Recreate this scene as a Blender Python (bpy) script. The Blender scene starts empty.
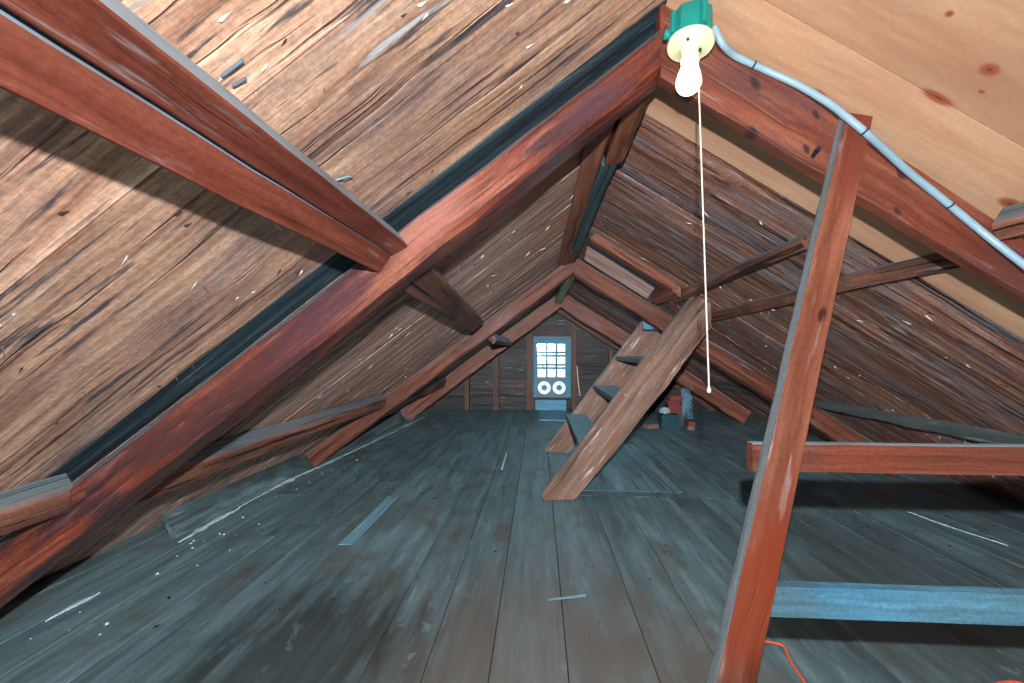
import bpy, bmesh, math, random
from mathutils import Vector, noise, Matrix
R = random.Random(7)
S = bpy.context.scene
C = S.collection

# ------------------------------------------------------------------ camera
FPX, EYE = 430.0, 1.14
YAW, PITCH = math.radians(3.4595), math.radians(1.1324)
Fw = Vector((-math.sin(YAW)*math.cos(PITCH), math.cos(YAW)*math.cos(PITCH), math.sin(PITCH)))
Rt = Vector((math.cos(YAW), math.sin(YAW), 0))
Up = Rt.cross(Fw)
cd = bpy.data.cameras.new('camera'); cam = bpy.data.objects.new('camera', cd); C.objects.link(cam)
cd.sensor_width = 36; cd.lens = FPX/1024*36; cd.clip_start = 0.02
cam.matrix_world = Matrix.Translation((0, 0, EYE)) @ Matrix((Rt, Up, -Fw)).transposed().to_4x4()
S.camera = cam

# ------------------------------------------------------------------ world, lights, exposure
W = bpy.data.worlds.new('daylight'); S.world = W; W.use_nodes = True
bgn = W.node_tree.nodes['Background']; bgn.inputs[0].default_value = (0.62, 0.86, 1.0, 1); bgn.inputs[1].default_value = 1.8
S.view_settings.view_transform = 'Standard'; S.view_settings.look = 'None'
S.view_settings.gamma = 1; S.view_settings.use_curve_mapping = False
S.view_settings.exposure = 0.15
S.cycles.diffuse_bounces = 2
# camera flash, just above the lens
fl = bpy.data.lights.new('flash', 'POINT'); fl.energy = 1.0; fl.shadow_soft_size = 0.012; fl.color = (1, 1, 1)
fl.use_nodes = True
nt = fl.node_tree; em = nt.nodes['Emission']; lf = nt.nodes.new('ShaderNodeLightFalloff')
lf.inputs['Strength'].default_value = 44.0; lf.inputs['Smooth'].default_value = 0.25
em.inputs['Color'].default_value = (0.95, 0.98, 1.0, 1)
lf2 = nt.nodes.new('ShaderNodeLightFalloff'); lf2.inputs['Strength'].default_value = 31.0
ad = nt.nodes.new('ShaderNodeMath'); ad.operation = 'ADD'
nt.links.new(lf.outputs['Linear'], ad.inputs[0]); nt.links.new(lf2.outputs['Constant'], ad.inputs[1]); nt.links.new(ad.outputs[0], em.inputs['Strength'])
flo = bpy.data.objects.new('flash', fl); flo.location = (0.015, -0.03, EYE+0.155); C.objects.link(flo)
# added soft fill lamp behind the photographer, no opening there
al = bpy.data.lights.new('fill_behind', 'AREA'); al.shape = 'RECTANGLE'; al.size = 2.2; al.size_y = 1.2; al.energy = 4; al.color = (0.72, 0.9, 1.0)
alo = bpy.data.objects.new('fill_behind', al); alo.location = (0.2, -1.9, 1.25); alo.rotation_euler = (math.radians(90), 0, 0); C.objects.link(alo)

# added cool fill lamps under the ridge, with no real source
for (nm, yy, sy, en) in (('fill_ridge', 2.7, 1.8, 3.5), ('fill_far', 5.4, 1.8, 9)):
    l_ = bpy.data.lights.new(nm, 'AREA'); l_.shape = 'RECTANGLE'; l_.size = 0.3; l_.size_y = sy; l_.energy = en; l_.color = (0.55, 0.86, 1.0)
    o_ = bpy.data.objects.new(nm, l_); o_.location = (0.36, yy, 1.78); C.objects.link(o_)

# ------------------------------------------------------------------ pixel rays
def ray(px, py): return Fw + Rt*((px-512)/FPX) + Up*((341.5-py)/FPX)
O3 = Vector((0, 0, EYE))
def onY(px, py, Y): r = ray(px, py); return O3 + r*(Y/r.y)
def onZ(px, py, Z=0.0): r = ray(px, py); return O3 + r*((Z-EYE)/r.z)
ZR, XR, ML, MR = 2.11, 0.36, 0.745, 0.65
def onL(px, py, off=0.0):
    r = ray(px, py); zr = ZR-off; return O3 + r*((zr-ML*XR-EYE)/(r.z-ML*r.x))
def onR(px, py, off=0.0):
    r = ray(px, py); zr = ZR-off; return O3 + r*((zr+MR*XR-EYE)/(r.z+MR*r.x))
def roofL(x): return ZR-ML*(XR-x)
def roofR(x): return ZR-MR*(x-XR)
NL = Vector((ML, 0, -1)).normalized(); NR = Vector((-MR, 0, -1)).normalized()   # into the room
V = Vector

# ------------------------------------------------------------------ materials
def lin(c): return tuple((x/255/12.92 if x <= 10.31 else ((x/255+0.055)/1.055)**2.4) for x in c) + (1,)
class NT:
    def __init__(s, name):
        s.m = bpy.data.materials.new(name); s.m.use_nodes = True; s.t = s.m.node_tree
        s.b = s.t.nodes['Principled BSDF']; s.out = s.t.nodes['Material Output']
    def n(s, typ, **kw):
        x = s.t.nodes.new(typ)
        for k, v in kw.items(): setattr(x, k, v)
        return x
    def put(s, sock, v):
        if hasattr(v, 'is_output') or isinstance(v, bpy.types.NodeSocket): s.t.links.new(v, sock)
        else: sock.default_value = v
    def math(s, op, a, b=0.0, clamp=False):
        x = s.n('ShaderNodeMath', operation=op, use_clamp=clamp); s.put(x.inputs[0], a); s.put(x.inputs[1], b); return x.outputs[0]
    def vm(s, op, a, b=(0, 0, 0)):
        x = s.n('ShaderNodeVectorMath', operation=op); s.put(x.inputs[0], a); s.put(x.inputs[1], b)
        return x.outputs['Value'] if op in ('LENGTH', 'DISTANCE', 'DOT_PRODUCT') else x.outputs[0]
    def noise(s, vec, scale=1, detail=4, rough=0.55, dist=0.0):
        x = s.n('ShaderNodeTexNoise'); s.put(x.inputs['Vector'], vec); x.inputs['Scale'].default_value = scale
        x.inputs['Detail'].default_value = detail; x.inputs['Roughness'].default_value = rough; x.inputs['Distortion'].default_value = dist
        return x.outputs['Fac']
    def rng(s, v, a, b, c=0.0, d=1.0):
        x = s.n('ShaderNodeMapRange'); s.put(x.inputs[0], v)
        for i, q in enumerate((a, b, c, d)): x.inputs[i+1].default_value = q
        return x.outputs[0]
    def mix(s, f, a, b, blend='MIX'):
        x = s.n('ShaderNodeMix', data_type='RGBA', blend_type=blend); s.put(x.inputs[0], f); s.put(x.inputs[6], a); s.put(x.inputs[7], b); return x.outputs[2]
    def bump(s, h, strength, dist=0.01):
        x = s.n('ShaderNodeBump'); s.put(x.inputs['Height'], h); x.inputs['Strength'].default_value = strength; x.inputs['Distance'].default_value = dist
        s.t.links.new(x.outputs[0], s.b.inputs['Normal'])
    def attr(s, name, out='Vector'):
        x = s.n('ShaderNodeAttribute', attribute_name=name); return x.outputs[out]

DUST = lin((112, 140, 150))
def wood(name, dark, mid, light, blotch=None, dust=0.0, dustcol=None, scuff=0.0, scuffcol=(190, 195, 200), crack=0.5,
         rough=0.6, fine=26.0, var=0.35, bump=0.5, knots=(), blotch_s=(1.6, 5), bl=(0.48, 0.66), spec=0.35, glow=None, scuff_s=(3.5, 42), knotcol=(60, 28, 22), patches=(), wobble=0.9, gritty=1.0, streak=0.0, streakcol=(48, 58, 72)):
    k = NT(name); g = k.attr('grain'); rnd = k.attr('rnd', 'Fac')
    warp = k.noise(g, 2.2, 3)
    gv = k.vm('MULTIPLY', g, (1.3, fine, fine))
    wob = k.n('ShaderNodeCombineXYZ'); k.put(wob.inputs[1], k.math('MULTIPLY', warp, wobble)); k.put(wob.inputs[2], k.math('MULTIPLY', warp, wobble*0.6))
    gv2 = k.vm('ADD', gv, wob.outputs[0])
    n1 = k.noise(gv2, 1.0, 7, 0.62)
    ramp = k.n('ShaderNodeValToRGB'); e = ramp.color_ramp.elements
    e[0].position = 0.3; e[0].color = lin(dark); e[1].position = 0.7; e[1].color = lin(light)
    m_ = e.new(0.5); m_.color = lin(mid); k.put(ramp.inputs[0], n1)
    col = ramp.outputs[0]
    if blotch:
        n2 = k.noise(k.vm('MULTIPLY', g, (blotch_s[0], blotch_s[1], blotch_s[1])), 1.0, 5, 0.6, 0.4)
        col = k.mix(k.rng(n2, bl[0], bl[1]), col, lin(blotch))
    # fine fibre lines and grit
    n3 = k.noise(k.vm('MULTIPLY', gv2, (3.0, 4.5, 4.5)), 1.0, 4, 0.7)
    n4 = k.noise(g, 95.0, 3, 0.7)
    val = k.math('MULTIPLY', k.rng(rnd, 0, 1, 1-var, 1+var), k.math('MULTIPLY', k.rng(n3, 0.3, 0.7, 1-0.28*gritty, 1+0.26*gritty), k.rng(n4, 0.3, 0.7, 1-0.2*gritty, 1+0.2*gritty)))
    hs = k.n('ShaderNodeHueSaturation'); k.put(hs.inputs['Value'], val); k.put(hs.inputs['Color'], col); col = hs.outputs[0]
    # cracks along the grain
    nc = k.noise(k.vm('MULTIPLY', gv2, (0.75, 2.1, 2.1)), 1.0, 3, 0.5)
    cr = k.math('MULTIPLY', k.rng(nc, 0.40, 0.33), crack)
    col = k.mix(cr, col, lin((18, 12, 10)))
    if streak > 0:      # dark weathered streaks in drifts
        ns = k.noise(k.vm('MULTIPLY', k.vm('ADD', g, (3.3, 1.7, 0)), (4.0, 46, 46)), 1.0, 4, 0.6, 0.2)
        nb = k.noise(k.vm('MULTIPLY', k.vm('ADD', g, (9.1, 0, 2)), (1.6, 4, 4)), 1.0, 2)
        col = k.mix(k.math('MULTIPLY', k.rng(ns, 0.55, 0.62), k.math('MULTIPLY', k.rng(nb, 0.4, 0.58), streak)), col, lin(streakcol))
    for (kx, ky, kr, el) in knots:
        sb = k.vm('SUBTRACT', g, (kx, ky, 0)); sm = k.vm('MULTIPLY', sb, (1/(kr*el), 1/kr, 0))
        ln = k.math('ADD', k.vm('LENGTH', sm), k.math('MULTIPLY', k.math('SUBTRACT', warp, 0.5), 0.8))
        col = k.mix(k.math('MULTIPLY', k.rng(ln, 1.5, 0.85), 0.95), col, lin(knotcol))
        col = k.mix(k.math('MULTIPLY', k.rng(ln, 0.45, 0.3), 0.6), col, lin([c*0.55 for c in knotcol]))
    for (kx, ky, sx, sy, pc, amt) in patches:      # worn or stained places, and one painted highlight
        sb = k.vm('SUBTRACT', g, (kx, ky, 0)); sm = k.vm('MULTIPLY', sb, (1/sx, 1/sy, 0))
        nn = k.noise(k.vm('MULTIPLY', g, (3, 14, 14)), 1.0, 5, 0.6)
        ln = k.math('ADD', k.vm('LENGTH', sm), k.math('MULTIPLY', k.math('SUBTRACT', nn, 0.5), 1.6))
        col = k.mix(k.math('MULTIPLY', k.rng(ln, 1.2, 0.5), amt), col, lin(pc))
    if scuff > 0:
        ns = k.noise(k.vm('MULTIPLY', g, (scuff_s[0], scuff_s[1], scuff_s[1])), 1.0, 4, 0.6, 0.3)
        nb = k.noise(k.vm('MULTIPLY', g, (2.0, 4, 4)), 1.0, 2)
        sc = k.math('MULTIPLY', k.rng(ns, 0.60, 0.68), k.math('MULTIPLY', k.rng(nb, 0.42, 0.62), scuff))
        col = k.mix(sc, col, lin(scuffcol))
    if dust > 0:
        geo = k.n('ShaderNodeNewGeometry'); sp = k.n('ShaderNodeSeparateXYZ'); k.put(sp.inputs[0], geo.outputs['True Normal'])
        nd = k.noise(k.vm('MULTIPLY', g, (5, 9, 9)), 1.0, 5, 0.6)
        d = k.math('MULTIPLY', k.rng(sp.outputs[2], 0.12, 0.5), k.math('MULTIPLY', k.rng(nd, 0.25, 0.5, 0.45, 1.0), dust))
        col = k.mix(d, col, dustcol or DUST)
    k.put(k.b.inputs['Base Color'], col); k.put(k.b.inputs['Roughness'], k.rng(n1, 0.3, 0.7, rough-0.12, rough+0.15))
    k.b.inputs['Specular IOR Level'].default_value = spec
    hgt = k.math('SUBTRACT', k.math('ADD', k.math('MULTIPLY', n1, 0.4), k.math('MULTIPLY', n3, 0.25)), cr)
    k.bump(hgt, bump, 0.008)
    return k.m
def plain(name, col, rough=0.5, metal=0.0, emit=None, es=0.0, grime=0.25):
    k = NT(name); tc = k.n('ShaderNodeTexCoord')
    n1 = k.noise(tc.outputs['Object'], 24, 4)
    c = k.mix(k.math('MULTIPLY', k.rng(n1, 0.4, 0.75), grime), lin(col), lin([x*0.45 for x in col]))
    k.put(k.b.inputs['Base Color'], c); k.b.inputs['Roughness'].default_value = rough; k.b.inputs['Metallic'].default_value = metal
    if emit: k.b.inputs['Emission Color'].default_value = lin(emit); k.b.inputs['Emission Strength'].default_value = es
    return k.m

# ------------------------------------------------------------------ mesh helpers
class MB:
    """collects vertices and faces, with a grain coordinate and a per-piece random number"""
    def __init__(s): s.v = []; s.f = []; s.g = []; s.r = []; s.mi = []
    def add(s, vs, fs, gs=None, rnd=0.5, mi=0):
        o = len(s.v); s.v += [V(p) for p in vs]; s.f += [tuple(i+o for i in q) for q in fs]
        s.g += list(gs) if gs else [V(p) for p in vs]; s.r += [rnd]*len(vs); s.mi += [mi]*len(fs)
    def build(s, name, mats, parent=None, origin=None, smooth=None, **props):
        if not isinstance(mats, (list, tuple)): mats = [mats]
        me = bpy.data.meshes.new(name)
        if origin is None:
            lo = V((min(p.x for p in s.v), min(p.y for p in s.v), min(p.z for p in s.v))); hi = V((max(p.x for p in s.v), max(p.y for p in s.v), max(p.z for p in s.v)))
            origin = (lo+hi)/2; origin.z = lo.z
        base = V(origin)
        me.from_pydata([p-base for p in s.v], [], s.f); me.update()
        bm = bmesh.new(); bm.from_mesh(me); bmesh.ops.recalc_face_normals(bm, faces=bm.faces); bm.to_mesh(me); bm.free()
        a = me.attributes.new('grain', 'FLOAT_VECTOR', 'POINT'); a.data.foreach_set('vector', [c for p in s.g for c in p])
        a = me.attributes.new('rnd', 'FLOAT', 'POINT'); a.data.foreach_set('value', s.r)
        for m in mats: me.materials.append(m)
        for i, p in enumerate(me.polygons): p.material_index = s.mi[i]
        if smooth:
            for p in me.polygons: p.use_smooth = True
            me.set_sharp_from_angle(angle=math.radians(smooth))
        o = bpy.data.objects.new(name, me); C.objects.link(o)
        if parent is not None:
            o.parent = parent; o.location = base - parent_world(parent)
        else: o.location = base
        for k_, v_ in props.items(): o[k_] = v_
        return o
def parent_world(p):
    w = V(p.location)
    while p.parent is not None: p = p.parent; w += V(p.location)
    return w
def tag(o, label, cat, group=None, kind=None):
    o['label'] = label; o['category'] = cat
    if group: o['group'] = group
    if kind: o['kind'] = kind
    return o
def empty(name, loc, label, cat, group=None):
    o = bpy.data.objects.new(name, None); o.empty_display_size = 0.05; C.objects.link(o); o.location = loc
    return tag(o, label, cat, group)
def struct(o): o['kind'] = 'structure'; return o

def add_beam(mb, A, B, seed=0.0, nseg=14, ch=0.08, jit=0.004, rnd=0.5, wane=0.0, mi=0, endjit=0.0):
    """A, B: four corners (room face up, room face low, back low, back up) at either end"""
    A = [V(p) for p in A]; B = [V(p) for p in B]
    ca = sum(A, V())/4; cb = sum(B, V())/4; L = (cb-ca).length; ax = (cb-ca)/L
    e1 = (A[1]-A[0]); e1 -= ax*e1.dot(ax); e1.normalize(); e2 = ax.cross(e1)
    vs, gs, fs = [], [], []
    n = 8
    for i in range(nseg+1):
        t = i/nseg; q = [A[j].lerp(B[j], t) for j in range(4)]
        for j in range(4):
            p, pv, nx = q[j], q[j-1], q[(j+1) % 4]
            d1 = (pv-p); d2 = (nx-p); c = ch*min(d1.length, d2.length)
            if wane:
                c *= 1+wane*2*max(0, noise.noise(V((t*L*1.7+seed, j*3.1, seed))))
            for d in (d1, d2):
                w = p + d.normalized()*min(c, d.length*0.45)
                nz = V((noise.noise(w*3.1+V((seed, 0, 0))), noise.noise(w*3.1+V((0, seed, 9))), noise.noise(w*3.1+V((5, 0, seed)))))*jit
                nz += V((noise.noise(w*11+V((seed, 0, 0))), noise.noise(w*11+V((0, seed, 9))), noise.noise(w*11+V((5, 0, seed)))))*jit*0.5
                if endjit and i in (0, nseg): nz += ax*endjit*noise.noise(w*25+V((seed, 1, 2)))
                w2 = w+nz; vs.append(w2); r = w-ca
                gs.append(V((t*L, r.dot(e1), r.dot(e2)+seed*3.7)))
    for i in range(nseg):
        for j in range(n):
            a = i*n+j; b = i*n+(j+1) % n; fs.append((a, b, b+n, a+n))
    fs.append(tuple(range(n-1, -1, -1))); fs.append(tuple(nseg*n+j for j in range(n)))
    mb.add(vs, fs, gs, rnd, mi)
    return ca, e1, ax
def beam(name, A, B, mat, parent=None, **kw):
    mb = MB(); add_beam(mb, A, B, **kw); return mb.build(name, mat, parent, smooth=38)
def quad(up, lo, dv): return (up, lo, V(lo)+V(dv), V(up)+V(dv))
def add_box(mb, x0, x1, y0, y1, z0, z1, rnd=0.5, mi=0, b=0.0):
    bm = bmesh.new(); bmesh.ops.create_cube(bm, size=1)
    for v in bm.verts: v.co = V(((x0+x1)/2+v.co.x*(x1-x0), (y0+y1)/2+v.co.y*(y1-y0), (z0+z1)/2+v.co.z*(z1-z0)))
    if b: bmesh.ops.bevel(bm, geom=list(bm.edges), offset=b, segments=2, affect='EDGES')
    add_bm(mb, bm, rnd, mi)
def add_bm(mb, bm, rnd=0.5, mi=0):
    bm.verts.index_update(); vs = [v.co.copy() for v in bm.verts]; fs = [[v.index for v in f.verts] for f in bm.faces]; bm.free(); mb.add(vs, fs, None, rnd, mi)
def add_lathe(mb, c, prof, seg=28, axis=V((0, 0, 1)), mi=0):
    """prof: (radius, height along axis)"""
    axis = V(axis).normalized(); x = axis.orthogonal().normalized(); y = axis.cross(x); vs = []; fs = []
    for r, h in prof:
        for k in range(seg):
            a = 2*math.pi*k/seg; vs.append(V(c)+axis*h+(x*math.cos(a)+y*math.sin(a))*max(r, 1e-4))
    for i in range(len(prof)-1):
        for k in range(seg): fs.append((i*seg+k, i*seg+(k+1) % seg, (i+1)*seg+(k+1) % seg, (i+1)*seg+k))
    fs.append(tuple(range(seg))[::-1]); fs.append(tuple((len(prof)-1)*seg+k for k in range(seg)))
    mb.add(vs, fs, None, 0.5, mi)
def spline(pts, n=10):
    pts = [V(p) for p in pts]; out = []
    P = [pts[0]*2-pts[1]]+pts+[pts[-1]*2-pts[-2]]
    for i in range(1, len(P)-2):
        for k in range(n):
            t = k/n; a, b, c, d = P[i-1:i+3]
            out.append(0.5*((2*b)+(c-a)*t+(2*a-5*b+4*c-d)*t*t+(-a+3*b-3*c+d)*t**3))
    out.append(pts[-1]); return out
def add_tube(mb, pts, r, seg=10, mi=0):
    pts = [V(p) for p in pts]; vs = []; fs = []; up = V((0.3, 0.2, 1)).normalized(); N = len(pts)
    for i, p in enumerate(pts):
        t = (pts[min(i+1, N-1)]-pts[max(i-1, 0)]).normalized()
        x = up.cross(t).normalized(); y = t.cross(x)
        rr = r(i/(N-1)) if callable(r) else r
        for k in range(seg):
            a = 2*math.pi*k/seg; vs.append(p+(x*math.cos(a)+y*math.sin(a))*rr)
    for i in range(N-1):
        for k in range(seg): fs.append((i*seg+k, i*seg+(k+1) % seg, (i+1)*seg+(k+1) % seg, (i+1)*seg+k))
    fs.append(tuple(range(seg))[::-1]); fs.append(tuple((N-1)*seg+k for k in range(seg)))
    mb.add(vs, fs, None, 0.5, mi)

# ------------------------------------------------------------------ material set
M = {}
M['boardL'] = wood('left_roof_boards', (140, 98, 78), (204, 160, 134), (232, 196, 168), blotch=(156, 126, 116), scuff=1.0, streak=0.85, gritty=1.3, crack=0.55, rough=0.7, fine=17, var=0.3, bump=0.9, scuffcol=(196, 202, 206))  # scuff here also paints white glints along the grain
M['boardLf'] = wood('left_weathered_boards', (98, 70, 60), (186, 150, 134), (222, 200, 190), blotch=(182, 122, 92), scuff=0.8, streak=0.8, gritty=1.5, crack=1.0, rough=0.75, fine=30, var=0.3, bump=1.0)
M['boardR'] = wood('right_roof_boards', (66, 42, 34), (134, 90, 72), (180, 136, 116), blotch=(120, 112, 118), scuff=0.9, streak=1.0, gritty=1.8, streakcol=(30, 36, 46), crack=1.0, rough=0.7, fine=24, var=0.35, bump=1.0)
M['under'] = plain('roof_underlay', (20, 22, 24), 0.9)
M['floor'] = wood('dusty_floorboards', (70, 92, 98), (92, 116, 122), (110, 136, 142), blotch=(86, 94, 92), scuff=0.3, crack=0.15, rough=0.55, fine=15, var=0.13, bump=0.3, gritty=0.6,
                  blotch_s=(2.2, 3.2), scuffcol=(140, 164, 174), scuff_s=(9, 16), patches=((1.1, 0.05, 1.5, 0.8, (98, 84, 76), 0.65), (1.55, -0.9, 0.6, 0.45, (46, 48, 46), 0.8), (2.0, 1.7, 1.1, 0.8, (62, 68, 68), 0.6)))
M['floor_blue'] = wood('pale_floor_strip', (88, 128, 144), (108, 148, 164), (126, 164, 178), crack=0.3, var=0.1, bump=0.3)
M['hatch'] = wood('hatch_board', (84, 114, 122), (104, 136, 146), (122, 152, 162), crack=0.3, var=0.1, bump=0.3, fine=14)
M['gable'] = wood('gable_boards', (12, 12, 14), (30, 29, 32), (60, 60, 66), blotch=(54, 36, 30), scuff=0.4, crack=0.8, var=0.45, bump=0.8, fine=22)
M['dark'] = wood('old_dark_timber', (64, 40, 32), (112, 72, 56), (146, 102, 84), dust=0.75, dustcol=lin((92, 112, 120)), crack=0.9, scuff=0.25, var=0.15, bump=0.9, blotch=(64, 44, 40))
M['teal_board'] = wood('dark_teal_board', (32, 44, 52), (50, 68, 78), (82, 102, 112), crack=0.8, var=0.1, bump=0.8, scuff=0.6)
M['pale_board'] = wood('pale_weathered_board', (140, 104, 94), (196, 160, 150), (222, 196, 190), crack=0.6, var=0.1, bump=0.7, scuff=0.5)
M['darklog'] = wood('dark_grey_log', (36, 36, 36), (58, 58, 56), (84, 84, 82), dust=0.45, dustcol=lin((78, 94, 98)), crack=0.9, scuff=0.3, var=0.1, bump=0.9)
M['red2'] = wood('second_rafter_timber', (58, 29, 22), (98, 53, 37), (134, 82, 62), dust=0.5, crack=0.6, scuff=0.3, var=0.12, bump=0.6, blotch=(112, 76, 68))
M['ridge_teal'] = wood('dusty_ridge_board', (40, 58, 62), (58, 80, 84), (76, 98, 102), crack=0.6, var=0.1, bump=0.6)
M['ridge_brown'] = wood('ridge_board_brown', (76, 40, 30), (122, 72, 54), (150, 96, 76), crack=0.7, var=0.1, bump=0.7, scuff=0.2)
M['lichen'] = wood('greenish_stained_timber', (96, 98, 64), (150, 154, 108), (186, 190, 146), crack=0.5, var=0.1, bump=0.8, fine=40)
M['stair'] = wood('stair_timber', (76, 54, 44), (116, 88, 74), (144, 116, 102), dust=0.85, crack=0.45, scuff=0.85, scuffcol=(206, 206, 208), var=0.1, bump=0.7, fine=17, blotch=(122, 82, 64))
M['tread'] = wood('stair_tread', (70, 66, 64), (98, 92, 90), (120, 114, 112), dust=1.0, dustcol=lin((92, 128, 142)), crack=0.4, var=0.1, bump=0.4)
M['blue'] = wood('blue_painted_board', (58, 108, 136), (74, 130, 160), (92, 148, 176), blotch=(80, 112, 124), crack=0.25, var=0.06, bump=0.3, rough=0.5, fine=14)
M['rail'] = wood('rail_timber', (86, 46, 34), (110, 62, 48), (130, 82, 66), dust=1.0, dustcol=lin((134, 164, 178)), crack=0.3, var=0.06, bump=0.4, blotch=(124, 60, 40))
M['purlin'] = wood('near_purlin_timber', (86, 40, 30), (120, 60, 45), (148, 86, 68), dust=0.9, dustcol=lin((140, 166, 182)), crack=0.35, scuff=0.35, var=0.06, bump=0.6, blotch=(100, 44, 33))
M['plank_grey'] = wood('grey_dusty_plank', (54, 72, 78), (78, 98, 104), (100, 122, 128), blotch=(50, 62, 64), crack=0.5, var=0.15, bump=0.5, fine=12, scuff=0.3)
M['pale_white'] = wood('pale_blue_white', (150, 184, 196), (190, 214, 222), (220, 236, 240), crack=0.0, var=0.1, bump=0.6)
M['sash'] = wood('blue_grey_sash_paint', (40, 92, 112), (52, 112, 134), (66, 128, 150), crack=0.2, var=0.05, bump=0.2)
M['trim'] = wood('window_trim_timber', (44, 26, 20), (72, 44, 34), (96, 62, 50), crack=0.6, var=0.2, bump=0.5)
M['nail'] = plain('nail_steel', (150, 150, 150), 0.35, 0.7)
M['blue_iron'] = plain('blue_grey_nail', (120, 146, 164), 0.45, 0.3)
M['iron'] = plain('dark_iron', (52, 58, 66), 0.5, 0.5)
M['splinter'] = plain('torn_wood_fibre', (206, 200, 190), 0.8)
M['splinterd'] = plain('dark_torn_fibre', (58, 36, 28), 0.8)

# ------------------------------------------------------------------ floor
def seam(px, py): return onZ(px, py).x
seams = [seam(253, 629), seam(357.6, 682), seam(420, 683), seam(488, 683), seam(566, 650), seam(660.5, 683), seam(712, 652), seam(690, 537), seam(732, 565)]
x = seams[0]; left = []
while x > -3.0: x -= R.uniform(0.2, 0.3); left.append(x)
x = seams[-1]; right = []
while x < 4.2: x += R.uniform(0.22, 0.32); right.append(x)
FX = sorted(left+seams+right)
mb = MB()
def plank(mb, x0, x1, y0, y1, ztop, rnd, mi=0, th=0.025, seed=0.0):
    g = 0.003; n = max(1, int((y1-y0)/0.5)); vs = []; gs = []; fs = []
    tilt = R.uniform(-0.0006, 0.0006)
    for i in range(n+1):
        y = y0+g/2+(y1-y0-g)*i/n
        for (xx, zz) in ((x0+g/2, ztop+tilt-th), (x0+g/2, ztop+tilt-0.002), (x0+g/2+0.002, ztop+tilt), (x1-g/2-0.002, ztop-tilt), (x1-g/2, ztop-tilt-0.002), (x1-g/2, ztop-tilt-th)):
            vs.append(V((xx, y, zz))); gs.append(V((y, xx, zz*0.2+seed)))
    for i in range(n):
        for j in range(6): fs.append((i*6+j, i*6+(j+1) % 6, i*6+6+(j+1) % 6, i*6+6+j))
    fs.append(tuple(range(6))[::-1]); fs.append(tuple(n*6+j for j in range(6)))
    mb.add(vs, fs, gs, rnd, mi)
for i in range(len(FX)-1):
    x0, x1 = FX[i], FX[i+1]; xm = (x0+x1)/2
    cuts = [-1.6]
    c = 3.42 if xm > 0.25 and xm < 1.3 else (4.1 if xm < 0.1 and xm > -1.2 else R.uniform(1.6, 4))
    if xm > 1.3: c = R.choice([2.05, 2.1, 3.4])
    cuts += [c, c+R.choice([2.4, 2.6, 2.1]), 8.5]
    for a, b in zip(cuts[:-1], cuts[1:]): plank(mb, x0, x1, a, b, R.uniform(-0.0006, 0.0006), R.random(), 0, seed=R.uniform(0, 9))
# a pale strip let into the boards left of the middle
p1, p2 = onZ(344, 545), onZ(392, 497)
plank(mb, p2.x-0.035, p2.x+0.045, p1.y, p2.y, 0.0035, 0.6, 1, seed=3.0)
add_box(mb, -3.2, 4.4, -1.7, 8.6, -0.08, -0.027, 0.5, 2)
struct(mb.build('floor', [M['floor'], M['floor_blue'], M['under']], origin=(0, 0, 0)))

# ------------------------------------------------------------------ roof boards (they run from eave to ridge)
def slope_board(mb, side, y0, y1, rnd, mi, s0=0.0, s1=None, off=0.0, th=0.022, seed=0.0, gap=0.004, jit=0.0):
    m = ML if side < 0 else MR; k = math.sqrt(1+m*m); N = NL if side < 0 else NR
    if s1 is None: s1 = (ZR/m)*k+0.12
    n = max(2, int((s1-s0)/0.25)); vs = []; gs = []; fs = []
    for i in range(n+1):
        s = s0+(s1-s0)*i/n; P = V((XR+side*s/k, 0, ZR-m*s/k))
        w0 = noise.noise(V((s*1.3, y0*5, seed)))*jit; w1 = noise.noise(V((s*1.3, y1*5, seed+4)))*jit
        for (y, d) in ((y0+gap/2+w0, -th), (y0+gap/2+w0, off), (y1-gap/2+w1, off), (y1-gap/2+w1, -th)):
            vs.append(P+N*d+V((0, y, 0))); gs.append(V((s, y, seed)))
    for i in range(n):
        for j in range(4): fs.append((i*4+j, i*4+(j+1) % 4, i*4+4+(j+1) % 4, i*4+4+j))
    fs.append((3, 2, 1, 0)); fs.append(tuple(n*4+j for j in range(4)))
    mb.add(vs, fs, gs, rnd, mi)
def edges(first, end, lo, hi):
    out = list(first); 
    while out[-1] < end: out.append(out[-1]+R.uniform(lo, hi))
    out[-1] = end; return out
mb = MB()
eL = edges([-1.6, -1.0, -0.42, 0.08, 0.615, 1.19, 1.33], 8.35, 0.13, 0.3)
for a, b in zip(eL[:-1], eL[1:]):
    near = b < 1.35
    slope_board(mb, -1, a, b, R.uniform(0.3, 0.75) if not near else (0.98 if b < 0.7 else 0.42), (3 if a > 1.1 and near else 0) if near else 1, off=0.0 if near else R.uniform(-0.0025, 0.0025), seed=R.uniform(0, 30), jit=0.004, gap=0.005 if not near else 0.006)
slope_board(mb, -1, -1.6, 8.35, 0.5, 2, off=-0.02, th=0.06)
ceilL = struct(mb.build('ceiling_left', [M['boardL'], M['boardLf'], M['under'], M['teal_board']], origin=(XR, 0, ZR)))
kR = math.sqrt(1+MR*MR)
def gR(px, py): p = onR(px, py); return ((p.x-XR)*kR, p.y)
kn = []
for (px, py, r, el) in ((990, 69, 0.013, 1.2), (938, 97, 0.011, 3.2), (818, 94, 0.014, 1.6), (896, 168, 0.008, 2.4), (1012, 204, 0.016, 1.6), (950, 13, 0.006, 1), (982, 91, 0.004, 1.5)):
    s_, y_ = gR(px, py); kn.append((s_, y_, r, el))
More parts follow.
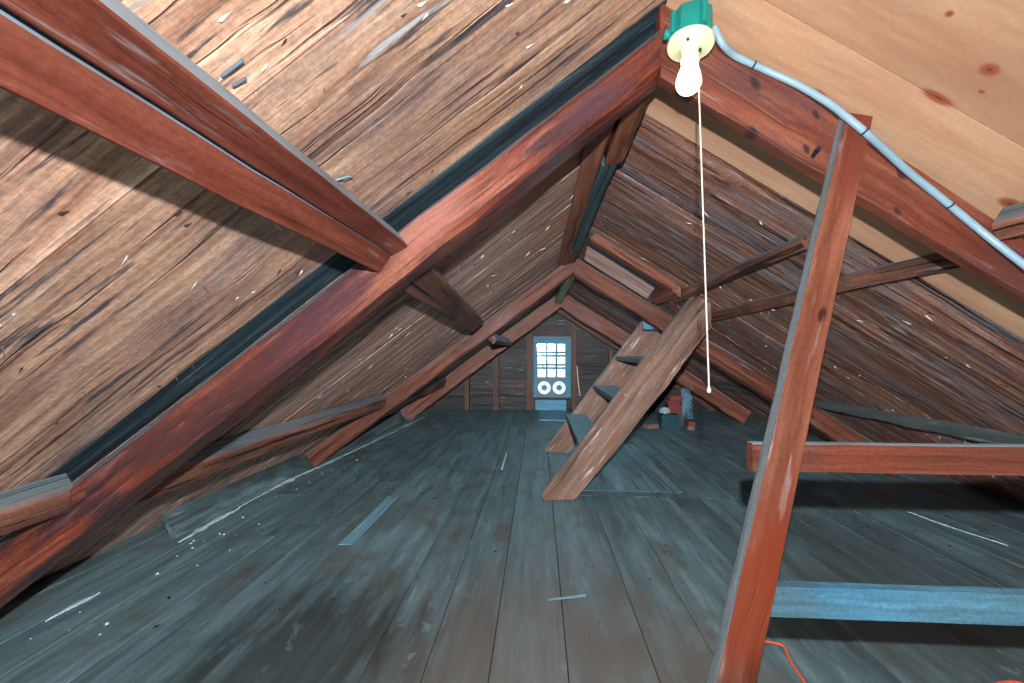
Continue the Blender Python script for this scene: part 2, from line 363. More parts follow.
M['pine'] = wood('new_pine_boards', (182, 136, 106), (200, 156, 124), (212, 172, 140), blotch=(188, 138, 108), crack=0.06, rough=0.55, fine=9, var=0.11, bump=0.12, knots=kn, knotcol=(158, 84, 56), scuff=0.0, blotch_s=(1.0, 6), gritty=0.3)
mb = MB()
eR = edges([1.7, 1.95, 2.25], 8.35, 0.16, 0.34)
for a, b in zip(eR[:-1], eR[1:]):
    slope_board(mb, 1, a, b, R.uniform(0.2, 0.85), 0, off=R.uniform(-0.0025, 0.0025), seed=R.uniform(0, 30), jit=0.004, gap=0.006)
slope_board(mb, 1, -1.6, 8.35, 0.5, 1, off=-0.02, th=0.06)
ceilR = struct(mb.build('ceiling_right', [M['boardR'], M['under']], origin=(XR, 0, ZR)))
for (a, b, rn, lb) in ((-1.6, 1.06, 0.0, 'wide sheet of new pale pine with round knots, overhead right'), (1.06, 1.7, 1.0, 'straight new pale pine board behind the near right rafter')):
    mb = MB(); slope_board(mb, 1, a, b, rn, 0, off=0.002, seed=0.0, gap=0.005)
    o = struct(mb.build('ceiling_pine_board', M['pine'])); o['label'] = lb

# nails driven through the roof boards, and torn fibres
mbn, mbs, mbd = MB(), MB(), MB()
def spike(mb, P, d, L, r):
    x = d.orthogonal().normalized(); y = d.cross(x)
    vs = [P+x*r, P+(x*-0.5+y*0.87)*r, P+(x*-0.5-y*0.87)*r, P+d*L+x*r*0.3, P+d*L+(x*-0.5+y*0.87)*r*0.3, P+d*L+(x*-0.5-y*0.87)*r*0.3]
    mb.add(vs, [(0, 1, 4, 3), (1, 2, 5, 4), (2, 0, 3, 5), (3, 4, 5), (2, 1, 0)])
for k in range(620):
    side = -1 if k % 2 else 1; y = R.uniform(0.25, 7.9) if side < 0 else R.uniform(1.62, 7.9)
    m, kk, N = (ML, math.sqrt(1+ML*ML), NL) if side < 0 else (MR, kR, NR)
    s = R.uniform(0.15, ZR/m*kk-0.25); P = V((XR+side*s/kk, y, ZR-m*s/kk))
    d = (N+V((R.uniform(-.5, .5), R.uniform(-.5, .5), R.uniform(-.4, .2)))).normalized()
    spike(mbn, P-N*0.004, d, R.uniform(0.012, 0.03), R.uniform(0.0012, 0.002))
for k in range(420):
    side = -1 if k % 5 < 3 else 1; y = (R.uniform(0.3, 1.2) if k % 5 < 1 else R.uniform(1.4, 5)) if side < 0 else R.uniform(1.62, 5)
    m, kk, N = (ML, math.sqrt(1+ML*ML), NL) if side < 0 else (MR, kR, NR)
    s = R.uniform(0.1, ZR/m*kk-0.25); P = V((XR+side*s/kk, y, ZR-m*s/kk)); ax = V((side, 0, -m)).normalized()
    d = (ax*R.choice([-1, 1])+N*R.uniform(0.08, 0.35)+V((0, R.uniform(-.15, .15), 0))).normalized()
    L = R.uniform(0.015, 0.06) if y > 1.3 else R.uniform(0.01, 0.03); w = R.uniform(0.0015, 0.005) if y > 1.3 else R.uniform(0.001, 0.0025); q = d.cross(N).normalized()
    vs = [P+q*w-N*.003, P-q*w-N*.003, P+d*L, P+d*L*0.3+N*0.003+q*w*.5]
    (mbd if R.random() < 0.5 else mbs).add(vs, [(0, 1, 3), (1, 2, 3), (2, 0, 3), (0, 2, 1)])
# ------------------------------------------------------------------ gable wall, window
GY = 8.25
mb = MB()
z = 0.0
wx0, wx1, wz0, wz1 = -0.085, 0.625, 0.24, 1.40
def gable_row(z0, z1):
    x0 = XR-(ZR+0.05-z0)/ML; x1 = XR+(ZR+0.05-z0)/MR
    segs = [(x0, x1)]
    if z1 > wz0 and z0 < wz1: segs = [(x0, wx0), (wx1, x1)]
    for a, b in segs:
        if b-a < 0.05: continue
        vs = []; gs = []; sd = R.uniform(0, 40)
        for yy in (GY, GY+0.03):
            for (xx, zz) in ((a, z0+.003), (b, z0+.003), (b, z1-.003), (a, z1-.003)): vs.append(V((xx, yy, zz))); gs.append(V((xx, zz, sd)))
        mb.add(vs, [(0, 1, 2, 3), (7, 6, 5, 4), (0, 4, 5, 1), (1, 5, 6, 2), (2, 6, 7, 3), (3, 7, 4, 0)], gs, R.random(), 0)
rows = [0.0, wz0]
while rows[-1] < wz1-0.16: rows.append(rows[-1]+R.uniform(0.13, 0.19))
rows[-1] = wz1
while rows[-1] < 2.1: rows.append(rows[-1]+R.uniform(0.13, 0.2))
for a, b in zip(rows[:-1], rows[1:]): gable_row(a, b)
for (a, b, c, d) in ((-2.6, wx0, 0, 2.2), (wx1, 3.8, 0, 2.2), (wx0, wx1, -0.02, wz0), (wx0, wx1, wz1, 2.2)):
    add_box(mb, a, b, GY+0.035, GY+0.06, c, d, 0.5, 1)
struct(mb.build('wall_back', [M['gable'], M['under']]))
# wall behind the photographer
mb = MB(); add_box(mb, -2.8, 4, -2.1, -2.02, 0, 2.3, 0.5, 0)
struct(mb.build('wall_front', M['gable']))

win = bpy.data.objects.new('window_1', None); C.objects.link(win); win.location = (0.27, GY, wz0); win['kind'] = 'structure'
kg = NT('old_dirty_glass')
tc = kg.n('ShaderNodeTexCoord'); n1 = kg.noise(tc.outputs['Object'], 16, 3)
tr = kg.n('ShaderNodeBsdfTransparent'); df = kg.n('ShaderNodeBsdfDiffuse'); df.inputs[0].default_value = lin((70, 84, 90))
gl = kg.n('ShaderNodeBsdfGlossy'); gl.inputs['Roughness'].default_value = 0.1; gl.inputs[0].default_value = (1, 1, 1, 1)
m1 = kg.n('ShaderNodeMixShader'); kg.put(m1.inputs[0], kg.math('MULTIPLY', kg.rng(n1, 0.56, 0.66), 0.75)); kg.t.links.new(tr.outputs[0], m1.inputs[1]); kg.t.links.new(df.outputs[0], m1.inputs[2])
m2 = kg.n('ShaderNodeMixShader'); m2.inputs[0].default_value = 0.04; kg.t.links.new(m1.outputs[0], m2.inputs[1]); kg.t.links.new(gl.outputs[0], m2.inputs[2])
kg.t.links.new(m2.outputs[0], kg.out.inputs['Surface']); M['glass'] = kg.m
def wp(px, py): p = onY(px, py, GY-0.01); return p.x, p.z
mb = MB()   # frame: stiles, rails, muntins (upper and lower sash overlap, so the bars double)
fx0, fx1 = wx0, wx1
cols = [wp(537.6, 350)[0], wp(545.8, 350)[0], wp(547.6, 350)[0], wp(555.5, 350)[0], wp(557.3, 350)[0], wp(565.2, 350)[0]]
rowz = [wp(550, 343.8)[1], wp(550, 351.6)[1], wp(550, 353.2)[1], wp(550, 354.9)[1], wp(550, 356.7)[1], wp(550, 364.0)[1], wp(550, 365.6)[1], wp(550, 367.2)[1], wp(550, 368.9)[1], wp(550, 377.2)[1]]
y0, y1 = GY-0.03, GY+0.025
add_box(mb, fx0, cols[0], y0, y1, wz0, wz1); add_box(mb, cols[5], fx1, y0, y1, wz0, wz1)
add_box(mb, cols[0], cols[5], y0, y1, rowz[0], wz1); add_box(mb, cols[0], cols[5], y0, y1, wz0, wz0+0.05)
for a, b in ((cols[1], cols[2]), (cols[3], cols[4])): add_box(mb, a, b, y0+.008, y1-.008, rowz[9], rowz[0])
for a, b in ((2, 1), (4, 3), (6, 5), (8, 7)): add_box(mb, cols[0], cols[5], y0+.004, y1-.004, rowz[a], rowz[b])
add_box(mb, cols[0], cols[5], y0, y1, rowz[9]-0.05, rowz[9])
mb.build('window_frame', M['sash'], win)
for r_ in ((0, 1), (4, 5), (8, 9)):
    for c_ in (0, 2, 4):
        mb = MB(); add_box(mb, cols[c_], cols[c_+1], GY, GY+0.004, rowz[r_[1]], rowz[r_[0]]); mb.build('pane', M['glass'], win)
for r_ in ((2, 3), (6, 7)):
    mb = MB(); add_box(mb, cols[0], cols[5], GY+0.008, GY+0.012, rowz[r_[1]], rowz[r_[0]]); mb.build('pane', M['glass'], win)
# window trim
for i, (pa, pb, z0, z1) in enumerate(((526.5, 533, 0.0, wp(529, 322)[1]), (571, 576.5, 0.0, wp(574, 322)[1]))):
    a, b = wp(pa, 370)[0], wp(pb, 370)[0]
    o = beam('trim_%d' % (i+1), quad((a, GY-0.06, z1), (b, GY-0.06, z1), (0, 0.055, 0)), quad((a, GY-0.06, z0), (b, GY-0.06, z0), (0, 0.055, 0)), M['trim'], seed=i*2.0, nseg=6, jit=0.003)
    struct(o)
a, b = wp(533, 335)[0], wp(571, 335)[0]; z1, z0 = wp(550, 334.2)[1], wp(550, 336.8)[1]
struct(beam('trim_3', quad((a, GY-0.05, z1), (a, GY-0.05, z0), (0, .045, 0)), quad((b, GY-0.05, z1), (b, GY-0.05, z0), (0, .045, 0)), M['trim'], seed=8, nseg=4, jit=0.002))
# twin window fan in the lower opening
M['fanbody'] = plain('fan_housing_blue_grey', (44, 84, 100), 0.5)
M['fanwhite'] = plain('fan_grille_pale', (226, 236, 240), 0.4, grime=0.05, emit=None)
fan = empty('window_fan', V((0.27, GY-0.05, wz0+0.05)), 'twin window fan with two round white grilles under the small panes', 'fan')
fz0, fz1 = wp(550, 396.5)[1], wp(550, 378.5)[1]
yF = GY-0.035
cs = [wp(544.2, 387.5), wp(559, 387.5)]; fr = (wp(550.6, 387.5)[0]-wp(544.2, 387.5)[0])
mb = MB()
xa, xb = cols[0]-0.01, cols[5]+0.01; xm = (cs[0][0]+cs[1][0])/2
# housing plate with two round openings
for (xl, xr_, c) in ((xa, xm, cs[0]), (xm, xb, cs[1])):
    n = 48; inner = []; outer = []
    for k_ in range(n):
        a = 2*math.pi*k_/n; dx, dz = math.cos(a), math.sin(a)
        inner.append((c[0]+dx*fr, c[1]+dz*fr))
        t = min(((xr_-c[0]) if dx > 0 else (xl-c[0]))/dx if abs(dx) > 1e-6 else 9, ((fz1-c[1]) if dz > 0 else (fz0-c[1]))/dz if abs(dz) > 1e-6 else 9)
        outer.append((c[0]+dx*t, c[1]+dz*t))
    vs = [V((p[0], yF-0.015, p[1])) for p in inner+outer]+[V((p[0], yF+0.015, p[1])) for p in inner+outer]
    fs = []
    for k_ in range(n):
        j = (k_+1) % n
        fs += [(k_, j, n+j, n+k_), (2*n+k_, 3*n+k_, 3*n+j, 2*n+j), (k_, 2*n+k_, 2*n+j, j), (n+k_, n+j, 3*n+j, 3*n+k_)]
    mb.add(vs, fs)
mb.build('housing', M['fanbody'], fan)
for c in cs:
    mb = MB()
    for rr in (fr*0.98, fr*0.85, fr*0.72, fr*0.6, fr*0.5):
        pts = [V((c[0]+math.cos(a*math.pi/18)*rr, yF-0.02, c[1]+math.sin(a*math.pi/18)*rr)) for a in range(37)]
        add_tube(mb, pts, 0.0045, 5)
    for k_ in range(12):
        a = math.pi*k_/6
        add_tube(mb, [V((c[0]+math.cos(a)*fr*0.4, yF-0.02, c[1]+math.sin(a)*fr*0.4)), V((c[0]+math.cos(a)*fr, yF-0.02, c[1]+math.sin(a)*fr))], 0.004, 5)
    gr = mb.build('grille', M['fanwhite'], fan)
    mb = MB(); add_lathe(mb, (c[0], yF-0.028, c[1]), [(fr*0.42, 0.0), (fr*0.42, 0.02), (fr*0.35, 0.03)], 20, (0, 1, 0)); mb.build('hub', M['fanbody'], gr)
    mb = MB()
    for k_ in range(5):
        a = 2*math.pi*k_/5; ux, uz = math.cos(a), math.sin(a); px_, pz_ = -uz, ux
        vs = [V((c[0]+ux*fr*t+px_*w*fr, yF+0.004+dy, c[1]+uz*fr*t+pz_*w*fr)) for (t, w, dy) in ((.3, -.1, .006), (.9, -.22, .012), (.9, .12, -.004), (.3, .1, -.004))]
        vs += [p+V((0, 0.003, 0)) for p in vs]
        mb.add(vs, [(0, 1, 2, 3), (7, 6, 5, 4), (0, 4, 5, 1), (1, 5, 6, 2), (2, 6, 7, 3), (3, 7, 4, 0)])
    mb.build('blades', M['fanwhite'], gr)
# blue board below the window, and a flat blue piece on the floor before it
a, b = wp(535.5, 400)[0], wp(566, 400)[0]
bx = beam('blue_board', quad((a, GY-0.09, wp(550, 399.5)[1]), (a, GY-0.06, 0.0), (0, 0.025, 0)), quad((b, GY-0.09, wp(550, 399.5)[1]), (b, GY-0.06, 0.0), (0, 0.025, 0)), M['blue'], nseg=6, jit=0.002)
tag(bx, 'blue painted board standing on the floor under the window', 'board')
p1, p2 = onZ(539, 421), onZ(566, 412)
bx = beam('blue_board', quad((p1.x, p1.y, 0.02), (onZ(568, 421).x, p1.y, 0.02), (0, 0, -0.018)), quad((p1.x+.01, p2.y, 0.02), (p2.x, p2.y, 0.02), (0, 0, -0.018)), M['blue'], nseg=6, jit=0.002, seed=4)
tag(bx, 'flat blue piece lying on the floor before the window', 'board')

# studs on the gable wall
for (px, pt, pb, w, lb) in ((496, 352, 409, 6, 'upright wall stud halfway between window and left eave'), (466.5, 374, 409, 5, 'short wall stud nearest the left eave'), (611, 350, 412, 5, 'wall stud right of the window, behind the ladder stair')):
    a, _, zt = onY(px-w/2, pt, GY-0.09); b = onY(px+w/2, pt, GY-0.09).x
    o = beam('wall_stud', quad((a, GY-0.09, zt), (b, GY-0.09, zt), (0, .085, 0)), quad((a, GY-0.09, 0), (b, GY-0.09, 0), (0, .085, 0)), M['trim'], seed=px, nseg=8, jit=0.004)
    tag(o, lb, 'stud', 'studs of the gable wall')
# thin pale cord beside window
mb = MB(); add_tube(mb, spline([onY(577, 366, GY-0.03), onY(578, 380, GY-0.03), onY(580, 396, GY-0.03)], 8), 0.009, 6)
tag(mb.build('hanging_cord', M['splinter']), 'thin pale cord hanging on the wall right of the window', 'cord')

# ------------------------------------------------------------------ rafters
def line(p, q, Y):
    a, b = onY(*p, Y), onY(*q, Y); s = (b.z-a.z)/(b.x-a.x); return a.z-s*a.x, s
def rafter(u, l, Y, th, x_top, mat, label, z_foot=0.0, seed=0.0, cutfoot=True, **kw):
    (ua, us), (la, ls) = line(*u, Y), line(*l, Y)
    xt = x_top; A_up = V((xt, Y, ua+us*xt)); A_lo = V((xt, Y, la+ls*xt))
    xl = (z_foot-la)/ls; n = V((1, 0, us)).normalized()
    # square cut at the foot
    P = V((xl, Y, z_foot)); d = (ua+us*xl)-z_foot
    xu = xl - us*d/(1+us*us)*1.0; B_up = V((xu, Y, ua+us*xu))
    o = beam('rafter', quad(A_up, A_lo, (0, th, 0)), quad(B_up, P, (0, th, 0)), mat, seed=seed, **kw)
    tag(o, label, 'rafter', 'roof rafters'); return o
def frame_grain(A, B, pt):   # grain coordinates of a point on a beam's room face
    ca = sum((V(p) for p in A), V())/4; cb = sum((V(p) for p in B), V())/4; ax = (cb-ca).normalized()
    e1 = V(A[1])-V(A[0]); e1 -= ax*e1.dot(ax); e1.normalize(); r = V(pt)-ca
    return r.dot(ax), r.dot(e1)
# near pair
uL, lL = ((68, 485), (655, 31)), ((70, 539), (640, 86))
uR, lR = ((715, 29), (996, 213)), ((692, 95), (998, 275))
M['red1'] = wood('near_rafter_timber', (70, 30, 24), (128, 62, 44), (176, 108, 82), blotch=(78, 44, 48), dust=0.7, crack=0.4, scuff=0.35, scuffcol=(196, 170, 170), var=0.05, bump=0.7, rough=0.45, spec=0.5, fine=20, blotch_s=(3.4, 15), bl=(0.46, 0.57), gritty=1.4, patches=((0.86, -0.02, 0.16, 0.06, (190, 132, 118), 0.4), (1.25, 0.01, 0.3, 0.05, (84, 52, 60), 0.7), (1.75, 0.0, 0.35, 0.06, (74, 44, 44), 0.7), (0.25, 0.0, 0.12, 0.04, (78, 56, 66), 0.6)))  # palest patch paints the glossy highlight by the purlin end
rafter(uL, lL, 1.2, 0.13, 0.36, M['red1'], 'near red-brown rafter crossing the whole left side up to the lamp', seed=1.0, nseg=40, jit=0.007, ch=0.1, wane=0.8, z_foot=0.02)
(ua, us), (la, ls) = line(*uR, 1.2), line(*lR, 1.2)
xt, xb = 0.34, 2.6
A = quad((xt, 1.2, ua+us*xt-0.005), (xt, 1.2, la+ls*xt), (0, .12, 0)); B = quad((xb, 1.2, roofR(xb)-.02), (xb, 1.2, roofR(xb)-0.2), (0, .12, 0))
A = quad((xt, 1.2, roofR(xt)-0.012), (xt, 1.2, la+ls*xt), (0, .045, 0))
B = quad((xb, 1.2, ua+us*xb), (xb, 1.2, la+ls*xb-0.01), (0, .045, 0))
kn = []
for (px, py, r, el) in ((762, 88, .011, 1.3), (826, 121, .009, 1.2), (797, 143, .008, 1.2), (815, 90, .008, 1.5), (908, 178, .01, 1.3), (884, 203, .008, 1.4), (974, 269, .008, 1.6), (737, 120, .006, 2)):
    s_, e_ = frame_grain(A, B, onY(px, py, 1.2)); kn.append((s_, e_, r, el))
M['red1k'] = wood('near_right_rafter_timber', (76, 36, 26), (114, 58, 42), (148, 90, 68), blotch=(98, 58, 56), dust=0.7, crack=0.3, scuff=0.3, scuffcol=(200, 170, 160), var=0.05, bump=0.6, rough=0.5, spec=0.45, fine=16, knots=kn, knotcol=(58, 36, 40), blotch_s=(2.2, 8))
o = beam('rafter', A, B, M['red1k'], seed=2.0, nseg=30, jit=0.005, ch=0.08, wane=0.5)
tag(o, 'near red-brown rafter with dark knots sloping right from the lamp', 'rafter', 'roof rafters'); nearR = o
# peg in it
mb = MB(); p = onY(815, 158, 1.2); add_tube(mb, [p+V((0, .03, 0)), p+V((-0.012, -0.035, 0.012))], 0.006, 8); mb.build('iron_pin', M['iron'], nearR)
# second pair, d2
rafter(((305, 455), (572, 256)), ((313, 468), (560, 284)), 4.06, 0.14, 0.34, M['red2'], 'second left rafter, reddish, its foot at the grey eave plank', seed=3.0, nseg=24, jit=0.012, ch=0.1, wane=0.6)
rafter(((575, 256), (772, 378)), ((571, 272), (772, 400)), 4.06, 0.14, 0.34, M['red2'], 'second right rafter passing behind the top of the ladder stair', seed=4.0, nseg=24, jit=0.012, ch=0.1, wane=0.6)
# third pair
def rafter3(side, Y, th, dep, mat, label, seed, off=0.02):
    m = ML if side < 0 else MR; zt = ZR-off
    A = quad((XR, Y, zt), (XR, Y, zt-dep), (0, th, 0)); x1 = XR+side*(zt-dep)/m
    k_ = m*dep/(1+m*m)
    B = quad((x1+side*k_, Y, zt-m*abs(x1+side*k_-XR)), (x1, Y, 0.0), (0, th, 0))
    o = beam('rafter', A, B, mat, seed=seed, nseg=20, jit=0.016, ch=0.1, wane=0.6); return tag(o, label, 'rafter', 'roof rafters')
rafter3(-1, 6.8, 0.14, 0.27, M['red2'], 'third left rafter from the front, last free one before the gable', 5.0, 0.03)
rafter3(1, 6.8, 0.14, 0.27, M['red2'], 'third right rafter from the front, beyond the brick pile', 6.0, 0.03)
rafter3(-1, 8.1, 0.1, 0.24, M['trim'], 'left rafter set against the far gable wall', 7.0)
rafter3(1, 8.1, 0.1, 0.24, M['trim'], 'right rafter set against the far gable wall', 8.0)

# ------------------------------------------------------------------ ridge boards
def rb(y0, y1, xl, zl, xr, zr, mat, label, dv, seed, dz=0.0):
    A = quad((xl, y0, zl), (xr, y0, zr), dv); B = quad((xl, y1, zl+dz), (xr, y1, zr+dz), dv)
    return tag(beam('ridge_board', A, B, mat, seed=seed, nseg=12, jit=0.006, ch=0.12), label, 'ridge board', 'boards along the ridge')
rb(1.34, 4.04, 0.185, 1.955, 0.262, 1.925, M['ridge_brown'], 'brown left ridge board between near and second rafters', (0.02, 0, 0.07), 1.5)
rb(1.34, 1.86, 0.285, 1.93, 0.367, 1.95, M['ridge_brown'], 'short brown ridge board ending just past the near rafters', (0, 0, 0.07), 2.5)
rb(1.88, 3.55, 0.275, 1.94, 0.352, 1.955, M['ridge_teal'], 'dusty blue-grey ridge board between two brown pieces', (0, 0, 0.07), 3.5)
rb(3.57, 4.04, 0.26, 1.945, 0.345, 1.955, M['ridge_brown'], 'short brown ridge board against the second rafters', (0, 0, 0.07), 4.5)
rb(4.22, 6.78, 0.27, 1.87, 0.38, 1.87, M['lichen'], 'greenish stained ridge board beyond the second rafters', (0, 0, 0.16), 5.5)

# ------------------------------------------------------------------ purlins
def purlin(name_label, up, lo, Y0, Y1, mat, seed, side, back=0.09, quadB=None, jit=0.006, group='purlins under the roof boards', ch=0.1, nseg=20, wane=0.4, name='purlin', taper=1.0, endjit=0.0):
    N = (NL if side < 0 else NR)
    up, lo = V(up), V(lo)
    dv = -N*back
    A = quad((up.x, Y0, up.z), (lo.x, Y0, lo.z), dv)
    if quadB: u2, l2 = V(quadB[0]), V(quadB[1])
    else: u2, l2 = up, lo
    B = quad((u2.x, Y1, u2.z), (l2.x, Y1, l2.z), dv*taper)
    o = beam(name, A, B, mat, seed=seed, nseg=nseg, jit=jit, ch=ch, wane=wane, endjit=endjit)
    return tag(o, name_label, 'purlin', group)
# near upper left purlin, split along its length
Ye = 1.19
u0, c0, l0 = onY(408, 246, Ye), onY(391, 256, Ye), onY(378, 273, Ye)
dv = -NL*0.052
pe = empty('purlin', V((l0.x, -0.3, l0.z)), 'near upper left purlin, split lengthwise, with pale dusty top', 'purlin', 'purlins under the roof boards')
c_up = c0 + (u0-c0)*0.03; c_lo = c0+(l0-c0)*0.03
def at_y(p, y): return V((p.x, y, p.z))
for (a, b, nm, sd) in ((u0, c_up, 'upper_half', 1.1), (c0, l0, 'lower_half', 2.1)):
    # the split opens towards the camera end
    op = 0.0035
    a2 = at_y(a, -1.0); b2 = at_y(b, -1.0)
    if nm == 'lower_half': a2 += (l0-u0).normalized()*op*5
    d2 = -NL*(0.05 if nm == 'upper_half' else 0.085)
    beam(nm, quad(at_y(a, Ye), at_y(b, Ye), d2), quad(a2, b2, d2), M['purlin'], pe, seed=sd, nseg=26, jit=0.003, ch=0.06, wane=0.3)
for (q1, q2, r_) in (((222, 76), (243, 60), .0026), ((233, 86), (246, 78), .0024), ((330, 182), (349, 176), .003), ((343, 180), (352, 176), .003)):
    mb = MB(); add_tube(mb, [onL(*q1, .006), onL(*q2, 0.012)], r_, 8); mb.build('nail', M['blue_iron'], pe)
# middle upper left purlin
purlin('short upper left purlin between near and second left rafters', onY(427, 262, 1.36), onY(396, 288, 1.36), 1.34, 3.35, M['dark'], 3.3, -1, back=0.07, quadB=(onY(484, 322, 3.35), onY(472, 333, 3.35)), taper=0.8, endjit=0.03)
purlin('upper left purlin stub showing just past the second left rafter', (-0.40, 0, 1.235), (-0.44, 0, 1.195), 4.2, 6.78, M['dark'], 4.3, -1, back=0.1)
# lower left purlins
a, b = onY(66, 492, 1.19), onY(64, 516, 1.19)
purlin('lower left purlin entering at the left edge of the photo', a, b, 1.215, -1.0, M['dark'], 5.3, -1, back=0.06, nseg=24)
q2 = (onY(387, 399.5, 4.05), onY(384, 408, 4.05))
purlin('long lower left purlin with dusty grey top, between near and second rafters', onY(96, 496, 1.34)+V((0.0, 0, 0.0)), onY(86, 525, 1.34), 1.34, 4.05, M['dark'], 6.3, -1, back=0.075, quadB=q2)
purlin('lower left purlin between the second and third left rafters', q2[0], V(q2[1])-V((0.03, 0, 0.05)), 4.22, 6.78, M['dark'], 7.3, -1, back=0.12)
# right purlins
def rp(px, py, Y): return onY(px, py, Y)
ua_, la_ = V((1.10, 0, 1.575)), V((1.15, 0, 1.535))
a1, b1 = onY(800, 240, 1.86), onY(806, 251, 1.86); a2, b2 = onY(669, 297, 3.72), onY(675, 304, 3.72)
purlin('upper right purlin left of the leaning post, over the ladder stair', a1, b1, 1.86, 3.72, M['dark'], 8.3, 1, back=0.05, quadB=(a2, b2), taper=1.2)
a1, b1 = onY(934, 254, 1.52), onY(941, 271, 1.52); a2, b2 = onY(711, 314, 3.5), onY(714, 322, 3.5)
purlin('right purlin behind the leaning post, meeting the top of the ladder stair', a1, b1, 1.34, 3.55, M['dark'], 9.3, 1, back=0.06, quadB=(a2, b2), taper=1.2)
a, b = onY(992, 226, 1.19), onY(998, 243, 1.19)
purlin('right purlin stub at the right edge, in front of the knotty rafter', a, b, 1.19, -1.0, M['dark'], 10.3, 1, back=0.06)
a, b = onY(1020, 438, 2.43), onY(1016, 449, 2.43)
purlin('lower right purlin, a grey log above the brown rail', onY(1024, 441, 2.4), onY(1018, 452, 2.4), 1.34, 4.05, M['darklog'], 11.3, 1, back=0.09, jit=0.014, wane=0.9, ch=0.2)
purlin('lower right purlin between second and third right rafters', (2.5, 0, 0.70), (2.56, 0, 0.60), 4.22, 6.78, M['darklog'], 12.3, 1, back=0.1, jit=0.012)
# boards lining the roof hatch above the ladder stair
def rboard(y0, y1, x0, x1, drop, mat, label, seed, name='hatch_trim_board', th=0.03, drop2=None):
    d2 = drop if drop2 is None else drop2
    A = quad((x0, y0, roofR(x0)-drop), (x0, y1, roofR(x0)-d2), -NR*th); B = quad((x1, y0, roofR(x1)-drop), (x1, y1, roofR(x1)-d2), -NR*th)
    return tag(beam(name, A, B, mat, seed=seed, nseg=12, jit=0.004, ch=0.06), label, 'board', 'boards lining the roof hatch')
rboard(3.36, 3.46, 0.41, 1.03, 0.075, M['ridge_brown'], 'narrow brown board edging the roof hatch on the near side', 1.0, th=0.07)
rboard(3.47, 3.72, 0.41, 1.0, 0.03, M['teal_board'], 'dark blue-black board inside the roof hatch', 2.0, th=0.02)
rboard(3.74, 4.02, 0.43, 1.0, 0.02, M['pale_board'], 'pale grey-pink board beside the second right rafter', 3.0, th=0.02, drop2=0.085)
p1, p2 = onY(662, 287, 3.36), onY(645, 299, 3.95)
tag(beam('hatch_trim_board', quad((1.035, 3.36, roofR(1.035)-.01), (1.035, 3.36, roofR(1.035)-.085), (.06, 0, -.039)), quad((1.035, 3.98, roofR(1.035)-.01), (1.035, 3.98, roofR(1.035)-.085), (.06, 0, -.039)), M['ridge_brown'], nseg=6, jit=0.004, seed=9), 'short brown cross board closing the lower end of the roof hatch', 'board', 'boards lining the roof hatch')

# ------------------------------------------------------------------ eave planks and pale streaks along the left eave
def eave(y0, y1, x0b, h, label, mat, seed, n):
    xb = x0b; A = quad((xb-0.09*h/.16, y0, h), (xb, y0, 0.0), (-0.03, 0, 0.0)); B = quad((xb-0.09*h/.16, y1, h), (xb, y1, 0.0), (-0.03, 0, 0))
    o = beam('baseboard_left', A, B, mat, seed=seed, nseg=n, jit=0.006, ch=0.06); o['label'] = label; return struct(o)
eave(2.5, 4.02, -2.19, 0.15, 'grey dusty eave plank before the second rafter', M['plank_grey'], 1.0, 14)
eave(4.24, 6.75, -2.16, 0.13, 'grey dusty eave plank behind the second rafter', M['plank_grey'], 2.0, 14)
eave(6.95, 8.1, -2.14, 0.12, 'grey eave plank nearest the gable', M['plank_grey'], 3.0, 6)
def streak(mb, pts, w, z=0.004):
    vs = []; fs = []; n = len(pts)
    for i, p in enumerate(pts):
        t = (pts[min(i+1, n-1)]-pts[max(i-1, 0)]).normalized(); q = V((-t.y, t.x, 0)); ww = w*(0.25+abs(noise.noise(p*7))*1.8)*min(1, 3*i/n+.15, 3*(n-1-i)/n+.15)
        vs += [p+q*ww+V((0, 0, .001)), p+V((0, 0, z+0.003*abs(noise.noise(p*20)))), p-q*ww+V((0, 0, .001))]
    for i in range(n-1):
        for j in range(2): fs.append((i*3+j, i*3+j+1, i*3+4+j, i*3+3+j))
    mb.add(vs, fs)
mb = MB()
streak(mb, spline([onZ(178, 543), onZ(215, 521), onZ(240, 508)], 16), 0.06)
streak(mb, spline([onZ(238, 508), onZ(290, 480), onZ(330, 462), onZ(392, 433)], 30), 0.032)
streak(mb, spline([onZ(392, 433), onZ(415, 421), onZ(425, 417)], 10), 0.03)
streak(mb, spline([onZ(45, 622), onZ(70, 608), onZ(100, 593)], 14), 0.035)
streak(mb, spline([onZ(908, 512), onZ(950, 527), onZ(1008, 546)], 20), 0.02)
for k in range(60):
    y = R.uniform(1.6, 6); p = V((-2.0+R.uniform(-.1, .35)*R.random(), y, 0.002)); s_ = R.uniform(.003, .012)
    mb.add([p+V((s_, 0, 0)), p+V((0, s_, 0)), p+V((-s_, 0, 0)), p+V((0, 0, s_*.6)), p+V((0, -s_, 0))], [(0, 1, 3), (1, 2, 3), (2, 4, 3), (4, 0, 3)])
tag(mb.build('pale_streaks', M['pale_white']), 'white streaks and specks strewn along the eave on the floor', 'dust', kind='stuff')

# ------------------------------------------------------------------ hatch panel on the floor
p0, p1, p2 = onZ(545, 443), onZ(588, 491), onZ(640, 491)
y0, y1 = p1.y, p0.y
xl = onZ(558, 491).x; xr_ = 1.15
o = beam('floor_hatch', quad((xl, y0, 0.005), (xr_, y0, 0.003), (0, 0, -0.002)), quad((0.09, y1, 0.005), (xr_, y1, 0.003), (0, 0, -0.002)), M['hatch'], seed=3, nseg=10, jit=0.002, ch=0.2)
tag(o, 'pale smooth hatch board lying on the floor under the ladder stair', 'hatch')

